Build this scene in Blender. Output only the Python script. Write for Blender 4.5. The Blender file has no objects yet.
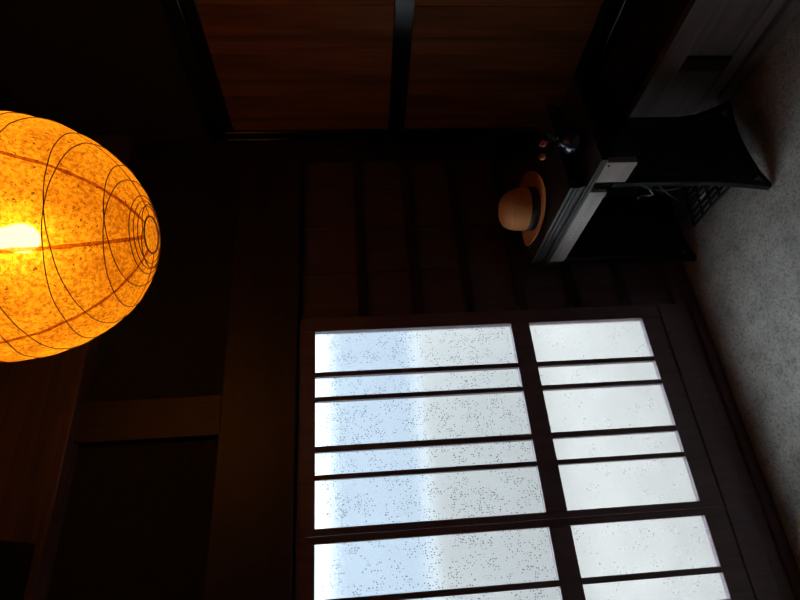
import bpy, bmesh, math, random
from mathutils import Vector, Matrix, noise
random.seed(7)
PI = math.pi
scene = bpy.context.scene
COL = scene.collection

# ------------------------------------------------------------------ camera (phone held sideways: the picture's left is up)
EYE = 1.582
cd = bpy.data.cameras.new('camera'); cam = bpy.data.objects.new('camera', cd); COL.objects.link(cam)
R2 = Vector((0.88327905, -0.46732977, -0.0376962)); U2 = Vector((0.07185482, 0.05547968, 0.99587092)); FW = Vector((0.46330876, 0.88234057, -0.08258393))
m = Matrix((-U2, R2, -FW)).transposed().to_4x4(); m.translation = (0, 0, EYE); cam.matrix_world = m
cd.sensor_width = 36; cd.lens = 523.9 * 36 / 800; cd.clip_start = .02
scene.camera = cam
# ------------------------------------------------------------------ overcast sky
SKY = 2.3
w = bpy.data.worlds.new('world'); scene.world = w; w.use_nodes = True
nt = w.node_tree; nt.nodes.clear()
o = nt.nodes.new('ShaderNodeOutputWorld'); bg = nt.nodes.new('ShaderNodeBackground')
tc = nt.nodes.new('ShaderNodeTexCoord'); sp = nt.nodes.new('ShaderNodeSeparateXYZ')
cl = nt.nodes.new('ShaderNodeMath'); cl.operation = 'MAXIMUM'; cl.inputs[1].default_value = 0
ma = nt.nodes.new('ShaderNodeMath'); ma.operation = 'MULTIPLY_ADD'; ma.inputs[1].default_value = 2.6 * SKY; ma.inputs[2].default_value = SKY
nt.links.new(tc.outputs['Generated'], sp.inputs[0]); nt.links.new(sp.outputs['Z'], cl.inputs[0]); nt.links.new(cl.outputs[0], ma.inputs[0])
nt.links.new(ma.outputs[0], bg.inputs['Strength']); bg.inputs['Color'].default_value = (.78, .90, 1.0, 1)
nt.links.new(bg.outputs[0], o.inputs[0])
# ------------------------------------------------------------------ view
vs = scene.view_settings
vs.view_transform = 'Standard'; vs.look = 'None'; vs.gamma = 1; vs.use_curve_mapping = False; vs.exposure = .12
scene.cycles.use_denoising = True
scene.cycles.max_bounces = 12; scene.cycles.diffuse_bounces = 5; scene.cycles.sample_clamp_indirect = 6

# ------------------------------------------------------------------ materials
MATS = {}
def new_mat(n):
    mt = bpy.data.materials.new(n); mt.use_nodes = True; MATS[n] = mt
    t = mt.node_tree; return mt, t, t.nodes['Principled BSDF'], t.nodes['Material Output']
def ramp(t, fac, stops):
    r = t.nodes.new('ShaderNodeValToRGB'); e = r.color_ramp.elements
    while len(e) < len(stops): e.new(.5)
    for k, (p, c) in enumerate(stops): e[k].position = p; e[k].color = (*c, 1)
    t.links.new(fac, r.inputs[0]); return r.outputs[0]
def coords(t, scale, kind='Object'):
    c = t.nodes.new('ShaderNodeTexCoord'); mp = t.nodes.new('ShaderNodeMapping'); mp.inputs['Scale'].default_value = scale
    t.links.new(c.outputs[kind], mp.inputs[0]); return mp.outputs[0]
def tex_noise(t, vec, scale, detail=5, rough=.6, dist=0):
    n = t.nodes.new('ShaderNodeTexNoise'); n.inputs['Scale'].default_value = scale; n.inputs['Detail'].default_value = detail
    n.inputs['Roughness'].default_value = rough; n.inputs['Distortion'].default_value = dist
    t.links.new(vec, n.inputs['Vector']); return n.outputs['Fac']
def bump(t, h, strength, dist=.005):
    b = t.nodes.new('ShaderNodeBump'); b.inputs['Strength'].default_value = strength; b.inputs['Distance'].default_value = dist
    t.links.new(h, b.inputs['Height']); return b.outputs[0]
def wood(n, dark, light, axis='x', rough=.5, spec=.5, grain=9, bstr=.25, coat=0):
    mt, t, p, _ = new_mat(n)
    s = {'x': (.06, 1, 1), 'y': (1, .06, 1), 'z': (1, 1, .06)}[axis]
    v = coords(t, s)
    f = tex_noise(t, v, grain * 4, 6, .62, .6); g = tex_noise(t, v, grain * 16, 3, .5)
    mx = t.nodes.new('ShaderNodeMath'); mx.operation = 'MULTIPLY_ADD'; mx.inputs[1].default_value = .3
    t.links.new(g, mx.inputs[0]); t.links.new(f, mx.inputs[2])
    t.links.new(ramp(t, mx.outputs[0], [(.4, dark), (.85, light)]), p.inputs['Base Color'])
    p.inputs['Roughness'].default_value = rough; p.inputs['Specular IOR Level'].default_value = spec
    p.inputs['Coat Weight'].default_value = coat; p.inputs['Coat Roughness'].default_value = .2
    t.links.new(bump(t, mx.outputs[0], bstr, .002), p.inputs['Normal'])
    return mt
def plain(n, col, rough=.5, metal=0, spec=.5, noise_scale=0, var=.3, bstr=.15):
    mt, t, p, _ = new_mat(n)
    if noise_scale:
        f = tex_noise(t, coords(t, (1, 1, 1)), noise_scale)
        t.links.new(ramp(t, f, [(.3, tuple(c * (1 - var) for c in col)), (.7, tuple(c * (1 + var) for c in col))]), p.inputs['Base Color'])
        t.links.new(bump(t, f, bstr, .003), p.inputs['Normal'])
    else: p.inputs['Base Color'].default_value = (*col, 1)
    p.inputs['Roughness'].default_value = rough; p.inputs['Metallic'].default_value = metal; p.inputs['Specular IOR Level'].default_value = spec
    return mt
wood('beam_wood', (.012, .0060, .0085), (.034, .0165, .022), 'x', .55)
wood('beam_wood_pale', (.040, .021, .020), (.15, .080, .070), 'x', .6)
wood('post_wood', (.014, .0075, .0085), (.036, .018, .021), 'z', .55)
wood('sash_wood', (.105, .062, .074), (.18, .108, .128), 'z', .42)
wood('board_wood', (.058, .034, .044), (.135, .078, .100), 'z', .5)
wood('door_wood', (.040, .014, .007), (.40, .150, .055), 'z', .5, .35, 1.7, .12)  # broad pale streaks in the grain colour stand in for the lantern's gloss
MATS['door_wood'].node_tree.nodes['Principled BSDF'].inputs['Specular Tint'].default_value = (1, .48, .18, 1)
wood('step_wood', (.11, .085, .080), (.24, .19, .18), 'y', .40)
wood('platform_wood', (.012, .008, .007), (.030, .020, .017), 'y', .6)
wood('table_wood', (.012, .008, .007), (.032, .020, .017), 'y', .28, .5, 9, .06)
wood('drawer_wood', (.30, .245, .215), (.47, .395, .355), 'y', .33, .6, 9, .05, .7)
wood('dark_ceiling_wood', (.014, .008, .006), (.030, .016, .011), 'y', .7)
plain('black_lacquer', (.006, .006, .007), .16, 0, .5, 14, .3, .02)
plain('black_beam', (.010, .007, .006), .6, 0, .4, 12)
plain('dark_plaster', (.022, .021, .021), .9, 0, .2, 60, .25, .3)
plain('cast_iron', (.008, .008, .010), .42, .2, .5, 90, .3, .2)
plain('steel', (.16, .16, .165), .35, 1)
plain('garden_wall', (.41, .395, .380), .95, 0, .1, 3, .04)
plain('added_wall', (.27, .295, .33), .9, 0, .1, 2, .05)
plain('garden_ground', (.225, .205, .190), .95, 0, .1, 5, .1)
plain('ribbon', (.008, .009, .014), .6)
plain('blue_glaze', (.012, .014, .030), .10, 0, .6)
plain('petal_red', (.62, .035, .045), .25, 0, .6, 60, .35)
plain('petal_coral', (.80, .26, .14), .25, 0, .6, 60, .3)
plain('stem_green', (.06, .085, .045), .35)
plain('gilt', (.85, .76, .52), .4, .15)
plain('brass_socket', (.18, .12, .05), .4, .9)
plain('cord_black', (.01, .01, .01), .6)
plain('bamboo_wire', (.10, .035, .008), .6)
mt, t, p, out = new_mat('seam_paper'); t.nodes.remove(p)
f = tex_noise(t, coords(t, (1, 1, 1)), 260, 4, .7); tl = t.nodes.new('ShaderNodeBsdfTranslucent')
t.links.new(ramp(t, f, [(.35, (.16, .045, .004)), (.65, (.55, .19, .014))]), tl.inputs['Color']); tr = t.nodes.new('ShaderNodeBsdfTransparent'); tr.inputs['Color'].default_value = (.50, .28, .10, 1)
ms = t.nodes.new('ShaderNodeMixShader'); ms.inputs[0].default_value = .8; t.links.new(tl.outputs[0], ms.inputs[1]); t.links.new(tr.outputs[0], ms.inputs[2]); t.links.new(ms.outputs[0], out.inputs[0])
# floor: trowelled grey mortar with dark grit
mt, t, p, _ = new_mat('mortar')
v = coords(t, (1, 1, 1)); f = tex_noise(t, v, 9, 8, .72); g = tex_noise(t, v, 95, 5, .75); vo = t.nodes.new('ShaderNodeTexVoronoi'); vo.inputs['Scale'].default_value = 120
t.links.new(v, vo.inputs['Vector'])
base = ramp(t, f, [(.3, (.38, .345, .305)), (.7, (.68, .625, .565))])
grit = ramp(t, g, [(.34, (.42, .40, .38)), (.52, (1, 1, 1))])
mx = t.nodes.new('ShaderNodeMix'); mx.data_type = 'RGBA'; mx.blend_type = 'MULTIPLY'; mx.inputs[0].default_value = 1
t.links.new(base, mx.inputs[6]); t.links.new(grit, mx.inputs[7]); t.links.new(mx.outputs[2], p.inputs['Base Color'])
hh = t.nodes.new('ShaderNodeMath'); hh.operation = 'ADD'; t.links.new(g, hh.inputs[0]); t.links.new(f, hh.inputs[1])
t.links.new(bump(t, hh.outputs[0], .9, .010), p.inputs['Normal']); p.inputs['Roughness'].default_value = .75; p.inputs['Specular IOR Level'].default_value = .35
# frosted glass with etched dots in clusters, coloured darker or paler to imitate refraction
for gname, gcol, glim in (('frosted_glass', (.06, .075, .10, 1), .74), ('frosted_glass_faint', (.42, .42, .42, 1), .52)):
    mt, t, p, out = new_mat(gname); t.nodes.remove(p)
    geo = t.nodes.new('ShaderNodeNewGeometry'); v = geo.outputs['Position']
    rf = t.nodes.new('ShaderNodeBsdfRefraction'); rf.inputs['IOR'].default_value = 1.45; rf.inputs['Roughness'].default_value = .20; rf.inputs['Color'].default_value = (.97, .985, .98, 1)
    tl = t.nodes.new('ShaderNodeBsdfTranslucent'); tl.inputs['Color'].default_value = gcol
    gl = t.nodes.new('ShaderNodeBsdfGlossy'); gl.inputs['Roughness'].default_value = .35
    vo = t.nodes.new('ShaderNodeTexVoronoi'); vo.inputs['Scale'].default_value = 115; vo.inputs['Randomness'].default_value = .9; t.links.new(v, vo.inputs['Vector'])
    dot = t.nodes.new('ShaderNodeMath'); dot.operation = 'LESS_THAN'; dot.inputs[1].default_value = .28; t.links.new(vo.outputs['Distance'], dot.inputs[0])
    vc = t.nodes.new('ShaderNodeTexVoronoi'); vc.inputs['Scale'].default_value = 17; vc.inputs['Randomness'].default_value = .85; t.links.new(v, vc.inputs['Vector'])
    rnd = t.nodes.new('ShaderNodeSeparateColor'); t.links.new(vo.outputs['Color'], rnd.inputs[0])
    ad = t.nodes.new('ShaderNodeMath'); ad.operation = 'MULTIPLY_ADD'; ad.inputs[1].default_value = .75; t.links.new(rnd.outputs[0], ad.inputs[0]); t.links.new(vc.outputs['Distance'], ad.inputs[2])
    keep = t.nodes.new('ShaderNodeMath'); keep.operation = 'LESS_THAN'; keep.inputs[1].default_value = glim; t.links.new(ad.outputs[0], keep.inputs[0])
    both = t.nodes.new('ShaderNodeMath'); both.operation = 'MULTIPLY'; t.links.new(dot.outputs[0], both.inputs[0]); t.links.new(keep.outputs[0], both.inputs[1])
    am = t.nodes.new('ShaderNodeMath'); am.operation = 'MULTIPLY'; am.inputs[1].default_value = .85; t.links.new(both.outputs[0], am.inputs[0])
    m1 = t.nodes.new('ShaderNodeMixShader'); t.links.new(am.outputs[0], m1.inputs[0]); t.links.new(rf.outputs[0], m1.inputs[1]); t.links.new(tl.outputs[0], m1.inputs[2])
    m2 = t.nodes.new('ShaderNodeMixShader'); m2.inputs[0].default_value = .04; t.links.new(m1.outputs[0], m2.inputs[1]); t.links.new(gl.outputs[0], m2.inputs[2])
    t.links.new(m2.outputs[0], out.inputs[0])
# lantern paper: translucent, mottled, with bark flecks
mt, t, p, out = new_mat('lantern_paper'); t.nodes.remove(p)
v = coords(t, (1, 1, 1)); f = tex_noise(t, v, 120, 6, .72); f2 = tex_noise(t, v, 9, 4, .6); fl = tex_noise(t, v, 130, 2, .5, 1.2); f3 = tex_noise(t, v, 60, 3, .5, 1.0)
c1 = ramp(t, f, [(.40, (.50, .205, .008)), (.58, (1.0, .56, .030))]); c2 = ramp(t, f2, [(.32, (.70, .60, .50)), (.62, (1, 1, 1))])
c3 = ramp(t, fl, [(.30, (.16, .06, .03)), (.37, (1, 1, 1))]); c4 = ramp(t, f3, [(.25, (.22, .09, .04)), (.30, (1, 1, 1))])
def mul(a, b):
    q = t.nodes.new('ShaderNodeMix'); q.data_type = 'RGBA'; q.blend_type = 'MULTIPLY'; q.inputs[0].default_value = 1
    t.links.new(a, q.inputs[6]); t.links.new(b, q.inputs[7]); return q.outputs[2]
cc = mul(mul(mul(c1, c2), c3), c4)
tl = t.nodes.new('ShaderNodeBsdfTranslucent'); df = t.nodes.new('ShaderNodeBsdfDiffuse'); rf = t.nodes.new('ShaderNodeBsdfRefraction')
for s in (tl, df): t.links.new(cc, s.inputs['Color'])
rf.inputs['Color'].default_value = (1, .88, .62, 1)
rf.inputs['IOR'].default_value = 1.10; rf.inputs['Roughness'].default_value = .30
m1 = t.nodes.new('ShaderNodeMixShader'); m1.inputs[0].default_value = .46; t.links.new(tl.outputs[0], m1.inputs[1]); t.links.new(df.outputs[0], m1.inputs[2])
m2 = t.nodes.new('ShaderNodeMixShader'); m2.inputs[0].default_value = .04; t.links.new(m1.outputs[0], m2.inputs[1]); t.links.new(rf.outputs[0], m2.inputs[2])
rw = t.nodes.new('ShaderNodeBsdfRefraction'); rw.inputs['IOR'].default_value = 1.5; rw.inputs['Roughness'].default_value = .75; t.links.new(cc, rw.inputs['Color'])
m3 = t.nodes.new('ShaderNodeMixShader'); m3.inputs[0].default_value = .07; t.links.new(m2.outputs[0], m3.inputs[1]); t.links.new(rw.outputs[0], m3.inputs[2])
t.links.new(m3.outputs[0], out.inputs[0])
BULB = 112
mt, t, p, out = new_mat('bulb_glow'); p.inputs['Base Color'].default_value = (1, .8, .5, 1)
p.inputs['Emission Color'].default_value = (1, .62, .26, 1); p.inputs['Emission Strength'].default_value = BULB
# straw
mt, t, p, _ = new_mat('straw')
v = coords(t, (1, 1, 1)); wv = t.nodes.new('ShaderNodeTexWave'); wv.wave_type = 'RINGS'; wv.rings_direction = 'Z'; wv.inputs['Scale'].default_value = 55; wv.inputs['Distortion'].default_value = .6; wv.inputs['Detail'].default_value = 1
t.links.new(v, wv.inputs['Vector']); f = tex_noise(t, v, 220, 3)
t.links.new(ramp(t, f, [(.3, (.70, .25, .075)), (.7, (.98, .44, .15))]), p.inputs['Base Color']); p.inputs['Roughness'].default_value = .6
ad = t.nodes.new('ShaderNodeMath'); ad.operation = 'ADD'; t.links.new(wv.outputs['Fac'], ad.inputs[0]); t.links.new(f, ad.inputs[1])
t.links.new(bump(t, ad.outputs[0], .4, .002), p.inputs['Normal'])

# ------------------------------------------------------------------ builders
WORLD = {}
def obj(name, bm, mat, parent=None, smooth=False, bevel=0, origin=None):
    me = bpy.data.meshes.new(name)
    base = Vector(origin) if origin is not None else Vector((0, 0, 0))
    if parent is not None and origin is None: base = WORLD[parent.name]
    bmesh.ops.translate(bm, verts=bm.verts, vec=-base)
    bmesh.ops.recalc_face_normals(bm, faces=bm.faces)
    bm.to_mesh(me); bm.free()
    ob = bpy.data.objects.new(name, me); COL.objects.link(ob); me.materials.append(MATS[mat])
    if smooth:
        for f in me.polygons: f.use_smooth = True
    if parent is not None:
        ob.parent = parent; ob.location = base - WORLD[parent.name]
    else: ob.location = base
    WORLD[ob.name] = base
    if bevel:
        b = ob.modifiers.new('bevel', 'BEVEL'); b.width = bevel; b.segments = 2 if bevel < .009 else 6; b.limit_method = 'ANGLE'
    return ob
def empty(name, loc, label=None, cat=None, group=None, kind=None):
    e = bpy.data.objects.new(name, None); COL.objects.link(e); e.location = loc; e.empty_display_size = .1
    WORLD[e.name] = Vector(loc); return tag(e, label, cat, group, kind)
def tag(o, label=None, cat=None, group=None, kind=None):
    if label: o['label'] = label
    if cat: o['category'] = cat
    if group: o['group'] = group
    if kind: o['kind'] = kind
    return o
def bx(bm, x0, x1, y0, y1, z0, z1):
    vs_ = [bm.verts.new((x, y, z)) for x in (x0, x1) for y in (y0, y1) for z in (z0, z1)]
    for q in ((0, 1, 3, 2), (4, 6, 7, 5), (0, 4, 5, 1), (2, 3, 7, 6), (0, 2, 6, 4), (1, 5, 7, 3)): bm.faces.new([vs_[k] for k in q])
    return bm
def box(name, b, mat, parent=None, bevel=.003):
    return obj(name, bx(bmesh.new(), *b), mat, parent, bevel=bevel, origin=((b[0] + b[1]) / 2, (b[2] + b[3]) / 2, b[4]))
def tube(bm, pts, r, n=8, closed=False):
    P = [Vector(q) for q in pts]; rings = []; N = len(P); up = None
    for i, q in enumerate(P):
        a = P[(i - 1) % N] if (closed or i) else q; c = P[(i + 1) % N] if (closed or i < N - 1) else q
        d = (c - a).normalized()
        if up is None: up = Vector((0, 0, 1)) if abs(d.z) < .9 else Vector((1, 0, 0))
        s = d.cross(up)
        if s.length < 1e-4: s = d.cross(Vector((1, 0, 0)))
        s.normalize(); u = s.cross(d).normalized(); up = u
        rr = r[i] if isinstance(r, (list, tuple)) else r
        rings.append([bm.verts.new(q + (s * math.cos(2 * PI * k / n) + u * math.sin(2 * PI * k / n)) * rr) for k in range(n)])
    for i in range(N if closed else N - 1):
        A, B = rings[i], rings[(i + 1) % N]
        for k in range(n): bm.faces.new((A[k], A[(k + 1) % n], B[(k + 1) % n], B[k]))
    if not closed: bm.faces.new(rings[0]); bm.faces.new(rings[-1])
    return bm
def strip(bm, pts, w_, y0, y1):
    """flat iron bar following pts (x, z), w_ wide, between y0 and y1"""
    P = [Vector((a, b)) for a, b in pts]; L = []; Rr = []
    for i, q in enumerate(P):
        d = (P[min(i + 1, len(P) - 1)] - P[max(i - 1, 0)]).normalized(); nn = Vector((-d.y, d.x)); ww = w_[i] if isinstance(w_, (list, tuple)) else w_
        L.append(q + nn * ww / 2); Rr.append(q - nn * ww / 2)
    S = [[bm.verts.new((c.x, y, c.y)) for c in (L[i], Rr[i]) for y in (y0, y1)] for i in range(len(P))]
    for i in range(len(P) - 1):
        a, b = S[i], S[i + 1]
        for j, k in ((0, 1), (1, 3), (3, 2), (2, 0)): bm.faces.new((a[j], a[k], b[k], b[j]))
    bm.faces.new((S[0][0], S[0][1], S[0][3], S[0][2])); bm.faces.new((S[-1][0], S[-1][1], S[-1][3], S[-1][2]))
    return bm
def lathe(bm, prof, c, n=48, close=False, fx=1, fy=1):
    rings = []
    for r, z in prof:
        if r < 1e-5: rings.append([bm.verts.new((c[0], c[1], c[2] + z))])
        else: rings.append([bm.verts.new((c[0] + r * fx * math.cos(2 * PI * k / n), c[1] + r * fy * math.sin(2 * PI * k / n), c[2] + z)) for k in range(n)])
    for A, B in list(zip(rings, rings[1:])) + ([(rings[-1], rings[0])] if close else []):
        for k in range(n):
            a = [A[k % len(A)], A[(k + 1) % len(A)], B[(k + 1) % len(B)], B[k % len(B)]]
            u = []
            for q in a:
                if q not in u: u.append(q)
            if len(u) > 2: bm.faces.new(u)
    return bm

# ================================================================== the setting
XL, XD, YB, YR, ZC = -1.9, 2.06, 2.10, -2.2, 3.12      # left wall, door plane, back wall, rear wall, ceiling
tag(box('floor', (XL, 2.5, YR, YB + .3, -.12, 0), 'mortar', bevel=0), 'grey trowelled mortar floor with dark grit', 'floor', kind='structure')
tag(box('floor_outside', (-14, 16, YB + .3, 11, -.3, -.1), 'garden_ground', bevel=0), 'pale ground outside behind the frosted window', 'ground', kind='structure')
tag(box('wall_garden', (-9, 11, 5.0, 5.15, -.1, 1.0), 'garden_wall', bevel=0), 'pale garden wall outside behind the frosted window', 'wall', kind='structure')
tag(box('wall_added', (-14, 16, 11, 11.3, -.1, 2.35), 'added_wall', bevel=0), 'blue grey wall added further off to dim the frosted window', 'wall', kind='structure')  # added wall, sized to screen the bright low sky from the panes
tag(box('ceiling', (XL, 2.5, YR, YB + .3, ZC, ZC + .06), 'dark_ceiling_wood', bevel=0), 'dark boarded ceiling above the lantern', 'ceiling', kind='structure')
tag(box('wall_left', (XL - .1, XL, YR, YB + .3, 0, ZC), 'dark_plaster', bevel=0), 'dark plaster wall', 'wall', kind='structure')
tag(box('wall_rear', (XL, 2.5, YR - .1, YR, 0, ZC), 'dark_plaster', bevel=0), 'dark plaster wall', 'wall', kind='structure')
# back wall with its window opening
OX0, OX1, OZ0, OZ1 = -1.70, 1.02, .16, 1.835
bm = bmesh.new(); y0, y1 = YB + .035, YB + .16
bx(bm, XL, OX0, y0, y1, 0, ZC); bx(bm, OX1, 2.5, y0, y1, 0, ZC); bx(bm, OX0, OX1, y0, y1, 0, OZ0); bx(bm, OX0, OX1, y0, y1, OZ1, ZC)
wb = tag(obj('wall_back', bm, 'dark_plaster'), 'dark wooden back wall around the frosted window', 'wall', kind='structure')
ex = [1.022, 1.262, 1.512, 1.758, 1.945]
for a, b in zip(ex, ex[1:]): box('board', (a + .002, b - .002, YB + .012, YB + .035, .10, 1.83), 'board_wood', wb, .004)
for z in (1.555, 1.312, 1.07, .825, .58, .335): box('batten', (1.022, 1.945, YB - .014, YB + .012, z - .021, z + .021), 'post_wood', wb, .003)
for a, b in zip([XL], [OX0]): box('board', (a + .002, b - .002, YB + .012, YB + .035, .10, 1.83), 'board_wood', wb, .004)
for a, b in ((.69, 1.94), (-.62, .527), (XL, -.78)): box('panel', (a, b, YB + .012, YB + .035, 2.13, 2.67), 'dark_plaster', wb, .004)
for a, b in ((.527, .69), (-.78, -.62)): box('stud', (a, b, YB - .03, YB + .035, 2.13, 2.67), 'post_wood', wb, .004)
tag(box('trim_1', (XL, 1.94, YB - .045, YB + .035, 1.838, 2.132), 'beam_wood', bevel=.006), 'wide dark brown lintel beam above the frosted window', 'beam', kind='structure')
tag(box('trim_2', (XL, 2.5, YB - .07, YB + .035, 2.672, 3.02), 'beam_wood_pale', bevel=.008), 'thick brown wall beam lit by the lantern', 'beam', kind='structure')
tag(box('trim_3', (-.14, .185, .2, YB - .06, 2.70, 2.98), 'black_beam', bevel=.008), 'blackened tie beam running out from the wall beam', 'beam', kind='structure')
tag(box('trim_4', (1.945, XD + .04, YB - .02, YB + .035, .393, 2.672), 'post_wood', bevel=.004), 'dark corner post between door and back wall', 'post', kind='structure')
bm = bmesh.new(); bx(bm, XL, 1.66, YB - .022, YB + .035, 0, .045); bx(bm, XL, 1.66, YB - .008, YB + .035, .045, .10)
tag(obj('baseboard_back', bm, 'sash_wood', bevel=.006), 'dark stepped sill board along the foot of the back wall', 'baseboard', kind='structure')
tag(box('trim_5', (OX0, OX1, YB - .020, YB + .09, .10, .198), 'sash_wood', bevel=.004), 'dark wooden track under the frosted window', 'sill', kind='structure')
# frosted sliding sashes
def sash(name, label, cuts, xl, xr, y):
    """cuts: pane spans from right to left"""
    s = empty(name, ((xl + xr) / 2, y, .20), label, 'window', kind='structure')
    f0, f1 = y - .018, y + .016
    px1, px0 = cuts[0][1], cuts[-1][0]
    box('stile', (px1, xr, f0, f1, .20, 1.834), 'sash_wood', s); box('stile', (xl, px0, f0, f1, .20, 1.834), 'sash_wood', s)
    for z0, z1 in ((.20, .290), (.817, .901), (1.766, 1.834)): box('rail', (px0, px1, f0 + .002, f1 - .002, z0, z1), 'sash_wood', s)
    for z0, z1 in ((.290, .817), (.901, 1.766)):
        for (a, b), (c, d) in zip(cuts, cuts[1:]): box('muntin', (d, a, f0 + .004, f1 - .004, z0, z1), 'sash_wood', s, .002)
        for a, b in cuts: box('pane', (a, b, y, y + .004, z0, z1), 'frosted_glass' if z0 > .85 else 'frosted_glass_faint', s, 0)
    return s
S1 = [(.770, .954), (.664, .749), (.465, .644), (.357, .441), (.169, .338)]
S2 = [(-.057, .117), (-.162, -.078), (-.358, -.182), (-.462, -.378), (-.652, -.482)]
sash('window_1', 'frosted glass sliding sash beside the boarded wall', S1, .144, 1.02, YB)
sash('window_2', 'frosted glass sliding sash further from the boarded wall', S2, -.78, .1425, YB)
S3 = [(a - .92, b - .92) for a, b in S2]
sash('window_added', 'added frosted glass sliding sash out of view, for more daylight', S3, -1.70, -.7805, YB)  # unseen sash, added to let more daylight into the room
tag(box('trim_10', (OX0, OX1, YB + .017, YB + .10, 1.80, 1.86), 'sash_wood', bevel=0), 'dark head track behind the frosted sashes', 'track', kind='structure')
# right wall: sliding wooden doors on a raised floor
wr = empty('wall_right', (XD, 0, 2.25), 'dark plaster wall above the sliding doors', 'wall', kind='structure')
box('panel', (XD + .01, XD + .12, YR, YB + .03, 2.30, ZC), 'dark_plaster', wr, 0)
box('backing', (XD + .09, XD + .14, YR, YB + .03, 0, 2.30), 'dark_plaster', wr, 0)
tag(box('trim_6', (XD - .03, XD + .09, YR, YB - .05, 2.228, 2.30), 'black_lacquer', bevel=.004), 'black lacquered head rail above the sliding doors', 'rail', kind='structure')
tag(box('trim_7', (XD - .03, XD + .09, YR, YB - .05, .393, .43), 'black_lacquer', bevel=.004), 'black lacquered track under the sliding doors', 'rail', kind='structure')
tag(box('trim_11', (XD - .012, XD + .05, 2.050, 2.078, .43, 2.228), 'black_lacquer', bevel=.009), 'black lacquered jamb between sliding door and corner post', 'jamb', kind='structure')
def door(name, label, ya, yb, x, edges):
    d = empty(name, (x, (ya + yb) / 2, .43), label, 'door', kind='structure')
    box('stile', (x, x + .032, yb - .036, yb, .432, 2.226), 'black_lacquer', d, .009); box('stile', (x, x + .032, ya, ya + .036, .432, 2.226), 'black_lacquer', d, .009)
    for z0, z1 in ((.432, .50), (1.298, 1.382), (2.175, 2.226)): box('rail', (x + .001, x + .031, ya + .036, yb - .036, z0, z1), 'black_lacquer', d, .004)
    for z0, z1 in ((.50, 1.298), (1.382, 2.175)):
        for a, b in zip(edges, edges[1:]):          # slightly cupped vertical boards
            bm = bmesh.new(); n = 14; pr = []
            for k in range(n + 1):
                u = k / n; yy = a + .001 + (b - a - .002) * u; xx = x + .013 - .0070 * math.sin(PI * u) + .0016 * math.sin(3.1 * PI * u + a * 9)
                pr.append([bm.verts.new((xx, yy, z)) for z in (z0, z1)] + [bm.verts.new((x + .024, yy, z)) for z in (z0, z1)])
            for q, r in zip(pr, pr[1:]):
                bm.faces.new((q[0], r[0], r[1], q[1])); bm.faces.new((q[2], q[3], r[3], r[2])); bm.faces.new((q[0], q[2], r[2], r[0])); bm.faces.new((q[1], r[1], r[3], q[3]))
            bm.faces.new((pr[0][0], pr[0][1], pr[0][3], pr[0][2])); bm.faces.new((pr[-1][0], pr[-1][2], pr[-1][3], pr[-1][1]))
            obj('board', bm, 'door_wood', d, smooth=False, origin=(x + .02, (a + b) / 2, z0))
    return d
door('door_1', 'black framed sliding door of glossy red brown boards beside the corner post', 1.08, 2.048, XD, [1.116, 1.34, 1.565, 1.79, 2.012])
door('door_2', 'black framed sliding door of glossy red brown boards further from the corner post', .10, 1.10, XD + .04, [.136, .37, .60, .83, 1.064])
tag(box('trim_8', (1.668, 2.2, YR, YB + .03, .0, .385), 'platform_wood', bevel=0), 'dark raised floor in front of the sliding doors', 'raised floor', kind='structure')
st = empty('trim_9', (1.66, .4, 0), 'wooden step front with nosing and panels below the raised floor', 'step', kind='structure')
box('nosing', (1.652, 1.69, YR, YB + .01, .300, .393), 'step_wood', st, .005)
for a, b in ((YR, -1.6), (-1.54, -.66), (-.60, .285), (.345, 1.262), (1.322, YB)): box('panel', (1.663, 1.668, a, b, .118, .300), 'step_wood', st, .001)
for y in (-1.6, -.66, .285, 1.262): box('post', (1.650, 1.668, y, y + .06, .118, .300), 'post_wood', st, .002)
box('sill', (1.648, 1.668, YR, YB - .08, .070, .118), 'step_wood', st, .003)
box('base', (1.640, 1.668, YR, YB - .08, 0, .056), 'step_wood', st, .003)

# ================================================================== paper lantern
LC = Vector((.7625, 1.068, 2.395)); LR, LB, LT = .288, .333, .315
lt = empty('paper_lantern', (LC.x, LC.y, LC.z - LB), 'glowing orange round paper lantern with thin ribs', 'lantern')
RING = .044
th_end = PI - math.asin(RING / LR)
def lpoint(th, ph, off=0):
    """th from the top pole, ph around"""
    h = LT if th < PI / 2 else LB
    seam = abs(math.sin((ph - PH0) * 8 / 2))       # gores puff out between the seams
    pf = 1 - .012 * (1 - seam) ** 2
    n_ = noise.noise(Vector((math.sin(th) * math.cos(ph), math.sin(th) * math.sin(ph), math.cos(th))) * 6.0) * .011
    r = LR * math.sin(th) * (pf + n_) + off * math.sin(th)
    return Vector((LC.x + r * math.cos(ph), LC.y + r * math.sin(ph), LC.z + (h + off) * math.cos(th)))
PH0 = math.atan2(-LC.y, -LC.x) - .09
bm = bmesh.new(); NP, NT = 128, 72; t0 = .22
G = [[bm.verts.new(lpoint(t0 + (th_end - t0) * i / NT, 2 * PI * k / NP)) for k in range(NP)] for i in range(NT + 1)]
for i in range(NT):
    for k in range(NP): bm.faces.new((G[i][k], G[i][(k + 1) % NP], G[i + 1][(k + 1) % NP], G[i + 1][k]))
sh = obj('shade', bm, 'lantern_paper', lt, smooth=True)
TURNS = 7.5
for sgn, off in ((1, 0), (-1, 0)):
    pts = []
    for k in range(int(TURNS * 64) + 1):
        u = k / (TURNS * 64); th = t0 + .06 + (th_end - t0 - .08) * u
        pts.append(lpoint(th, PH0 + PI + .35 + sgn * 2 * PI * TURNS * u, .0012))
    obj('rib', tube(bmesh.new(), pts, .0012, 5), 'bamboo_wire', sh, smooth=True)
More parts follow.
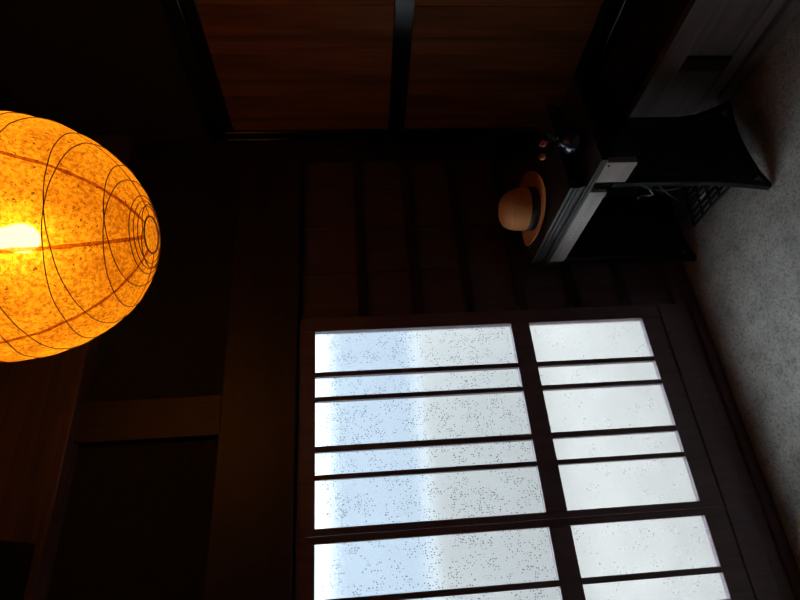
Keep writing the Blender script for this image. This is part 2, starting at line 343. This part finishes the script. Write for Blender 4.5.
for dz in (.085, .13, .175):
    obj('rib', tube(bmesh.new(), [lpoint(th_end - dz, 2 * PI * k / 64, .0012) for k in range(64)], .0011, 5, True), 'bamboo_wire', sh, smooth=True)
for s in range(8):                                       # pasted paper seams
    bm = bmesh.new(); rows = []; ph = PH0 + s * 2 * PI / 8
    for k in range(65):
        th = t0 + (th_end - t0) * k / 64; hw = (.0042 + .0022 * noise.noise(Vector((k * .5, s * 7.1, 0)))) / max(LR * math.sin(th), .05)
        wob = .012 * noise.noise(Vector((k * .22, s * 3.3, 4)))
        rows.append([bm.verts.new(lpoint(th, ph + wob + d, .0007)) for d in (-hw, hw)])
    for a, b in zip(rows, rows[1:]): bm.faces.new((a[0], a[1], b[1], b[0]))
    obj('seam', bm, 'seam_paper', sh)
zb = lpoint(th_end, 0).z
obj('bottom_ring', tube(bmesh.new(), [(LC.x + RING * math.cos(a), LC.y + RING * math.sin(a), zb) for a in [2 * PI * k / 48 for k in range(48)]], .0022, 6, True), 'bamboo_wire', lt, smooth=True)
zt = lpoint(t0, 0).z
bm = bmesh.new(); rt = LR * math.sin(t0)
tube(bm, [(LC.x + rt * math.cos(a), LC.y + rt * math.sin(a), zt) for a in [2 * PI * k / 48 for k in range(48)]], .0025, 6, True)
tube(bm, [(LC.x - rt, LC.y, zt), (LC.x + rt, LC.y, zt)], .002, 6)
obj('top_ring', bm, 'bamboo_wire', lt)
tube_pts = [(LC.x, LC.y, zt - .12), (LC.x, LC.y, ZC)]
obj('cord', tube(bmesh.new(), tube_pts, .004, 8), 'cord_black', lt)
obj('bulb_socket', lathe(bmesh.new(), [(0, .075), (.016, .075), (.018, .01), (.014, 0), (0, 0)], (LC.x, LC.y, LC.z + .05), 20), 'brass_socket', lt, smooth=True)
prof = [(0, -.075)] + [(.031 * math.sin(a), -.042 - .033 * math.cos(a)) for a in [PI * k / 14 for k in range(1, 9)]] + [(.024, -.005), (.017, .02), (.014, .05), (0, .05)]
obj('bulb', lathe(bmesh.new(), prof, (LC.x, LC.y, LC.z + .005), 24), 'bulb_glow', lt, smooth=True)

# ================================================================== treadle sewing table
TX0, TX1 = 1.19, 1.62
tb = empty('sewing_table', (1.41, 1.70, 0), 'treadle sewing table of glossy brown wood on black iron legs', 'table')
bm = bmesh.new(); bx(bm, TX0 - .004, TX1, 1.30, 2.02, .716, .729); bx(bm, TX0, TX1 - .002, 1.304, 2.016, .729, .737)
obj('table_top', bm, 'table_wood', tb, bevel=.002)
bm = bmesh.new()
bx(bm, TX0 + .012, TX1 - .01, 1.455, 1.955, .737, .752)
for z0, z1, dx in ((.752, .763, .002), (.763, .767, .007), (.767, .780, 0), (.780, .784, .006), (.784, .796, .002)): bx(bm, TX0 + dx, TX1 - .005, 1.447 + dx, 1.965 - dx, z0, z1)
obj('folding_leaf', bm, 'table_wood', tb, bevel=.0015)
ap = box('apron', (TX0 + .004, TX0 + .022, 1.480, 1.960, .645, .716), 'drawer_wood', tb, .002)
box('back_panel', (TX1 - .03, TX1 - .01, 1.33, 1.99, .62, .716), 'table_wood', tb, .002)
box('end_panel', (TX0 + .02, TX1 - .03, 1.975, 1.992, .64, .716), 'table_wood', tb, .002)
random.seed(3)
for k in range(9):                                       # worn gilt lettering, no longer legible
    yy = 1.786 - k * .0185; bm = bmesh.new(); xx = TX0 + .0032; h = .010 if k not in (0, 5) else .014
    bx(bm, xx, xx + .001, yy - .0012, yy + .0012, .678, .678 + h)
    if k % 2: bx(bm, xx, xx + .001, yy - .0085, yy - .0012, .678 + h * .45, .6805 + h * .45)
    else: bx(bm, xx, xx + .001, yy - .0080, yy - .0012, .678, .6805)
    if k % 3: bx(bm, xx, xx + .001, yy - .0090, yy - .0068, .678, .678 + h * .7)
    obj('gilt_letter', bm, 'gilt', ap)
dr = box('drawer', (TX0 + .003, TX0 + .30, 1.322, 1.424, .600, .714), 'drawer_wood', tb, .002)
obj('keyhole', lathe(bmesh.new(), [(0, .001), (.004, .001), (.004, -.001), (0, -.001)], (0, 0, 0), 12), 'black_lacquer', dr, origin=(0, 0, 0))
kh = dr.children[0]; kh.location = Vector((TX0 + .0025, 1.337, .700)) - WORLD[dr.name]; kh.rotation_euler = (0, PI / 2, 0)
box('drawer_case', (TX0 + .03, TX1 - .02, 1.31, 1.475, .590, .716), 'black_lacquer', tb, .002)
XM = 1.386
def side_frame(y):
    y0, y1 = y - .012, y + .012; bm = bmesh.new()
    f = [(1.230, .62), (1.230, .40), (1.230, .25), (1.226, .18), (1.212, .08), (1.196, .010)]
    b = [(1.540, .62), (1.540, .40), (1.540, .25), (1.552, .18), (1.598, .07), (1.634, .010)]
    for L in (f, b): strip(bm, L, [.026, .026, .028, .032, .030, .020], y0, y1)
    for z, w_ in ((.607, .026), (.500, .014), (.215, .018)): strip(bm, [(1.230, z), (1.540, z)], w_, y0 + .002, y1 - .002)
    strip(bm, [(1.200, .016), (1.26, .036), (1.34, .044), (1.40, .046), (1.46, .044), (1.54, .034), (1.625, .014)], .022, y0 + .001, y1 - .001)
    fr = obj('side_frame', bm, 'cast_iron', tb, bevel=.003)
    bm = bmesh.new(); zs = [(.62, 1.23, 1.54), (.25, 1.23, 1.54), (.18, 1.226, 1.552), (.08, 1.212, 1.594), (.036, 1.25, 1.55)]
    R_ = [[bm.verts.new((x, yy, z)) for x in (xa, xb) for yy in (y - .004, y + .004)] for z, xa, xb in zs]
    for q, r in zip(R_, R_[1:]):
        for j, k in ((0, 1), (1, 3), (3, 2), (2, 0)): bm.faces.new((q[j], q[k], r[k], r[j]))
    bm.faces.new((R_[0][0], R_[0][1], R_[0][3], R_[0][2])); bm.faces.new((R_[-1][0], R_[-1][1], R_[-1][3], R_[-1][2]))
    obj('web_plate', bm, 'cast_iron', fr)
    for s in (-1, 1):                                    # scrollwork standing proud of the plate
        for cz, turn, sz in ((.42, 1, .060), (.29, -1, .055)):
            pts = [(XM + s * (.010 + .065 * (1 - u)) + s * sz * .55 * math.cos(PI * 1.6 * u) * (1 - .45 * u), y - .003, cz + turn * sz * math.sin(PI * 1.6 * u) * (1 - .35 * u)) for u in [k / 18 for k in range(19)]]
            obj('scroll', tube(bmesh.new(), pts, .0065, 6), 'cast_iron', fr, smooth=True)
        pts = [(XM + s * .125, y - .004, .24 + .24 * k / 6) for k in range(7)]
        obj('fillet', tube(bmesh.new(), pts, .0045, 6), 'cast_iron', fr, smooth=True)
    for xa, xb, z in ((1.285, 1.39, .066), (1.43, 1.53, .066), (1.33, 1.42, .125), (1.27, 1.50, .165)):
        obj('fillet', tube(bmesh.new(), [(xa, y - .005, z), ((xa + xb) / 2, y - .005, z + .004), (xb, y - .005, z)], .0055, 6), 'cast_iron', fr, smooth=True)
    obj('medallion', tube(bmesh.new(), [(XM + .035 * math.cos(a), y - .004, .35 + .035 * math.sin(a)) for a in [2 * PI * k / 28 for k in range(28)]], .006, 6, True), 'cast_iron', fr, smooth=True)
    return fr
side_frame(1.470); side_frame(1.978)
bm = bmesh.new(); tube(bm, [(1.53, 1.475, .20), (1.53, 1.72, .38), (1.53, 1.972, .56)], .009, 8); tube(bm, [(1.53, 1.475, .56), (1.53, 1.72, .385), (1.53, 1.972, .20)], .009, 8)
obj('cross_brace', bm, 'cast_iron', tb, smooth=True)
obj('treadle_axle', tube(bmesh.new(), [(1.345, 1.475, .085), (1.345, 1.972, .085)], .008, 10), 'steel', tb, smooth=True)
tp = Vector((1.345, 1.68, .088)); bm = bmesh.new()
def tz(x): return .088 - (x - 1.345) * .12
def tbar(bm, x0, x1, y0, y1, h=.010):
    vs_ = [bm.verts.new((x, y, tz(x) + z)) for x in (x0, x1) for y in (y0, y1) for z in (0, h)]
    for q in ((0, 1, 3, 2), (4, 6, 7, 5), (0, 4, 5, 1), (2, 3, 7, 6), (0, 2, 6, 4), (1, 5, 7, 3)): bm.faces.new([vs_[k] for k in q])
    return bm
tbar(bm, 1.250, 1.262, 1.530, 1.800); tbar(bm, 1.494, 1.506, 1.530, 1.800); tbar(bm, 1.262, 1.494, 1.530, 1.542); tbar(bm, 1.262, 1.494, 1.788, 1.800)
td = obj('treadle', bm, 'cast_iron', tb, bevel=.002)
for k in range(7): x = 1.280 + k * .030; obj('slat', tbar(bmesh.new(), x, x + .012, 1.542, 1.788, .008), 'cast_iron', td)
for y in (1.60, 1.66, 1.72): obj('cross_slat', tbar(bmesh.new(), 1.262, 1.494, y, y + .011, .006), 'cast_iron', td)
wc = Vector((1.42, 1.555, .36)); bm = bmesh.new()
tube(bm, [(wc.x + .155 * math.cos(a), wc.y, wc.z + .155 * math.sin(a)) for a in [2 * PI * k / 56 for k in range(56)]], .010, 8, True)
tube(bm, [(wc.x + .118 * math.cos(a), wc.y, wc.z + .118 * math.sin(a)) for a in [2 * PI * k / 48 for k in range(48)]], .005, 6, True)
fw = obj('flywheel', bm, 'cast_iron', tb, smooth=True)
for k in range(5):
    a = 2 * PI * k / 5 + .4; obj('spoke', tube(bmesh.new(), [wc + Vector((.01 * math.cos(a), 0, .01 * math.sin(a))), wc + Vector((.152 * math.cos(a), 0, .152 * math.sin(a)))], .006, 6), 'cast_iron', fw)
obj('hub', tube(bmesh.new(), [wc - Vector((0, .085, 0)), wc + Vector((0, .03, 0))], .014, 14), 'steel', fw, smooth=True)
obj('pitman_rod', tube(bmesh.new(), [(1.44, 1.59, .40), (1.455, 1.60, .25), (1.45, 1.61, .10)], .006, 8), 'steel', tb, smooth=True)
pts = [(1.262 + .010 * math.sin(u * 9), 1.525 + .09 * u, .440 - .03 * math.sin(u * PI) + .006 * math.sin(u * 22)) for u in [k / 24 for k in range(25)]]
obj('belt_shifter', tube(bmesh.new(), pts, .003, 6), 'steel', tb, smooth=True)
pts = [(1.255 + .05 * (u - .5) ** 2, 1.53 + .10 * u, .40 - .14 * u) for u in [k / 16 for k in range(17)]]
obj('dress_guard', tube(bmesh.new(), pts, .0035, 6), 'steel', tb, smooth=True)

# ================================================================== straw hat
HC = Vector((1.356, 1.783, .7975))
ht = empty('straw_hat', HC, 'round brown straw hat with black ribbon, lying on the folded table leaf', 'hat')
def hat_xy(r, a): return Vector((HC.x + r * 1.0 * math.cos(a), HC.y + r * 1.10 * math.sin(a), 0))
bm = bmesh.new(); n = 72; rows = []
bp = [(.086, .006), (.095, .004), (.115, .003), (.138, .005), (.152, .010), (.154, .012), (.152, .0135), (.137, .0085), (.115, .0065), (.095, .0075), (.086, .0095)]
for r, z in bp: rows.append([bm.verts.new(hat_xy(r, 2 * PI * k / n) + Vector((0, 0, HC.z + z + (.010 * math.cos(2 * (2 * PI * k / n) + .5) + .010) * max(0, (r - .09) / .06) ** 2))) for k in range(n)])
for A, B in list(zip(rows, rows[1:])) + [(rows[-1], rows[0])]:
    for k in range(n): bm.faces.new((A[k], A[(k + 1) % n], B[(k + 1) % n], B[k]))
obj('brim', bm, 'straw', ht, smooth=True)
bm = bmesh.new(); rows = []
for r, z in [(.0865, .006), (.0875, .03), (.089, .055), (.088, .085), (.083, .112), (.073, .132), (.056, .146), (.034, .153), (.012, .155)]:
    ring = []
    for k in range(n):
        a = 2 * PI * k / n; d = max(0, (z - .06) / .08)
        pinch = 1 - .10 * d * max(0, math.cos(a + .6)) ** 6
        ring.append(bm.verts.new(hat_xy(r * pinch, a) + Vector((0, 0, HC.z + z))))
    rows.append(ring)
for A, B in zip(rows, rows[1:]):
    for k in range(n): bm.faces.new((A[k], A[(k + 1) % n], B[(k + 1) % n], B[k]))
bm.faces.new(rows[-1]); obj('crown', bm, 'straw', ht, smooth=True)
bm = bmesh.new(); rows = []
for r, z in [(.0868, .009), (.0900, .010), (.0912, .044), (.0880, .045)]: rows.append([bm.verts.new(hat_xy(r, 2 * PI * k / n) + Vector((0, 0, HC.z + z))) for k in range(n)])
for A, B in list(zip(rows, rows[1:])) + [(rows[-1], rows[0])]:
    for k in range(n): bm.faces.new((A[k], A[(k + 1) % n], B[(k + 1) % n], B[k]))
obj('ribbon', bm, 'ribbon', ht, smooth=True)

# ================================================================== vase with two flowers
VC = Vector((1.352, 1.382, .737))
prof = [(0, 0), (.026, 0), (.030, .004), (.044, .022), (.048, .042), (.044, .060), (.030, .074), (.018, .080), (.017, .088), (.021, .094), (.018, .094), (.014, .088), (.014, .080), (.026, .070), (.040, .045), (.026, .010), (0, .008)]
tag(obj('vase', lathe(bmesh.new(), prof, VC, 40), 'blue_glaze', smooth=True, origin=VC), 'small round dark blue glazed vase on the sewing table', 'vase')
def flower(label, bud, mat, base_dx, leaves, group=None):
    b0 = VC + Vector((base_dx, 0, .075)); fl = empty('flower', b0, label, 'flower')
    B = Vector(bud); mid = (b0 + B) / 2 + Vector((base_dx * 1.5, -.004, .012))
    def bez(u): return b0 * (1 - u) ** 2 + mid * 2 * u * (1 - u) + B * u * u
    obj('stem', tube(bmesh.new(), [bez(k / 10) for k in range(11)], .0014, 6), 'stem_green', fl, smooth=True)
    d = (B - mid).normalized(); q = Vector((0, 0, 1)).rotation_difference(d).to_matrix()
    for k in range(6):                                   # wrapped petals
        bm = bmesh.new(); a0 = k * 2 * PI / 6; rows = []; rr = .0135 if k % 2 else .0105
        for i in range(7):
            u = i / 6; r = rr * (math.sin(PI * min(u * .8 + .1, 1)) ** .8) * (1 - .15 * u); z = -.004 + .026 * u
            rows.append([bm.verts.new(B + q @ Vector((r * math.cos(a0 + s), r * math.sin(a0 + s), z))) for s in (-.75 * (1 - u * .5), 0, .75 * (1 - u * .5))])
        for A, C in zip(rows, rows[1:]):
            for j in range(2): bm.faces.new((A[j], A[j + 1], C[j + 1], C[j]))
        obj('petal', bm, mat, fl, smooth=True)
    obj('sepal', lathe(bmesh.new(), [(0, -.004), (.006, -.002), (.0085, .004), (.006, .004), (0, 0)], B, 12), 'stem_green', fl, smooth=True)
    for u, dv, ln in leaves:
        p0 = bez(u); dv = Vector(dv).normalized(); sd = dv.cross(Vector((.5, -1, .2))).normalized(); bm = bmesh.new(); rows = []
        for i in range(8):
            s = i / 7; c = p0 + dv * ln * s + Vector((0, 0, -.10 * ln * s * s)); hw = .30 * ln * math.sin(PI * min(s * .92 + .06, 1))
            rows.append([bm.verts.new(c - sd * hw), bm.verts.new(c + Vector((0, 0, -.08 * ln))), bm.verts.new(c + sd * hw)])
        for A, C in zip(rows, rows[1:]):
            for j in range(2): bm.faces.new((A[j], A[j + 1], C[j + 1], C[j]))
        obj('leaf', bm, 'stem_green', fl, smooth=True)
    return fl
flower('deep red flower bud in the dark blue vase', (1.347, 1.382, .880), 'petal_red', .004, [(.45, (.6, -.2, .5), .035)])
fb = flower('coral pink flower bud in the dark blue vase', (1.290, 1.386, .893), 'petal_coral', -.005, [(.40, (-.6, -.1, .55), .034), (.62, (-.7, .1, .2), .03), (.9, (-.3, 0, .9), .038)])
tb_ = VC + Vector((0, 0, .078)); pts = [tb_ + Vector((.045 * math.sin(u * 2.4) + .012 * u, .004 * u, .095 * u - .012 * u ** 4 + .02 * math.sin(u * 3))) for u in [k / 16 for k in range(17)]]
tag(obj('twig', tube(bmesh.new(), pts, [.0013 - .0006 * k / 16 for k in range(17)], 6), 'stem_green', smooth=True, origin=tb_), 'thin curling green twig in the dark blue vase', 'twig')
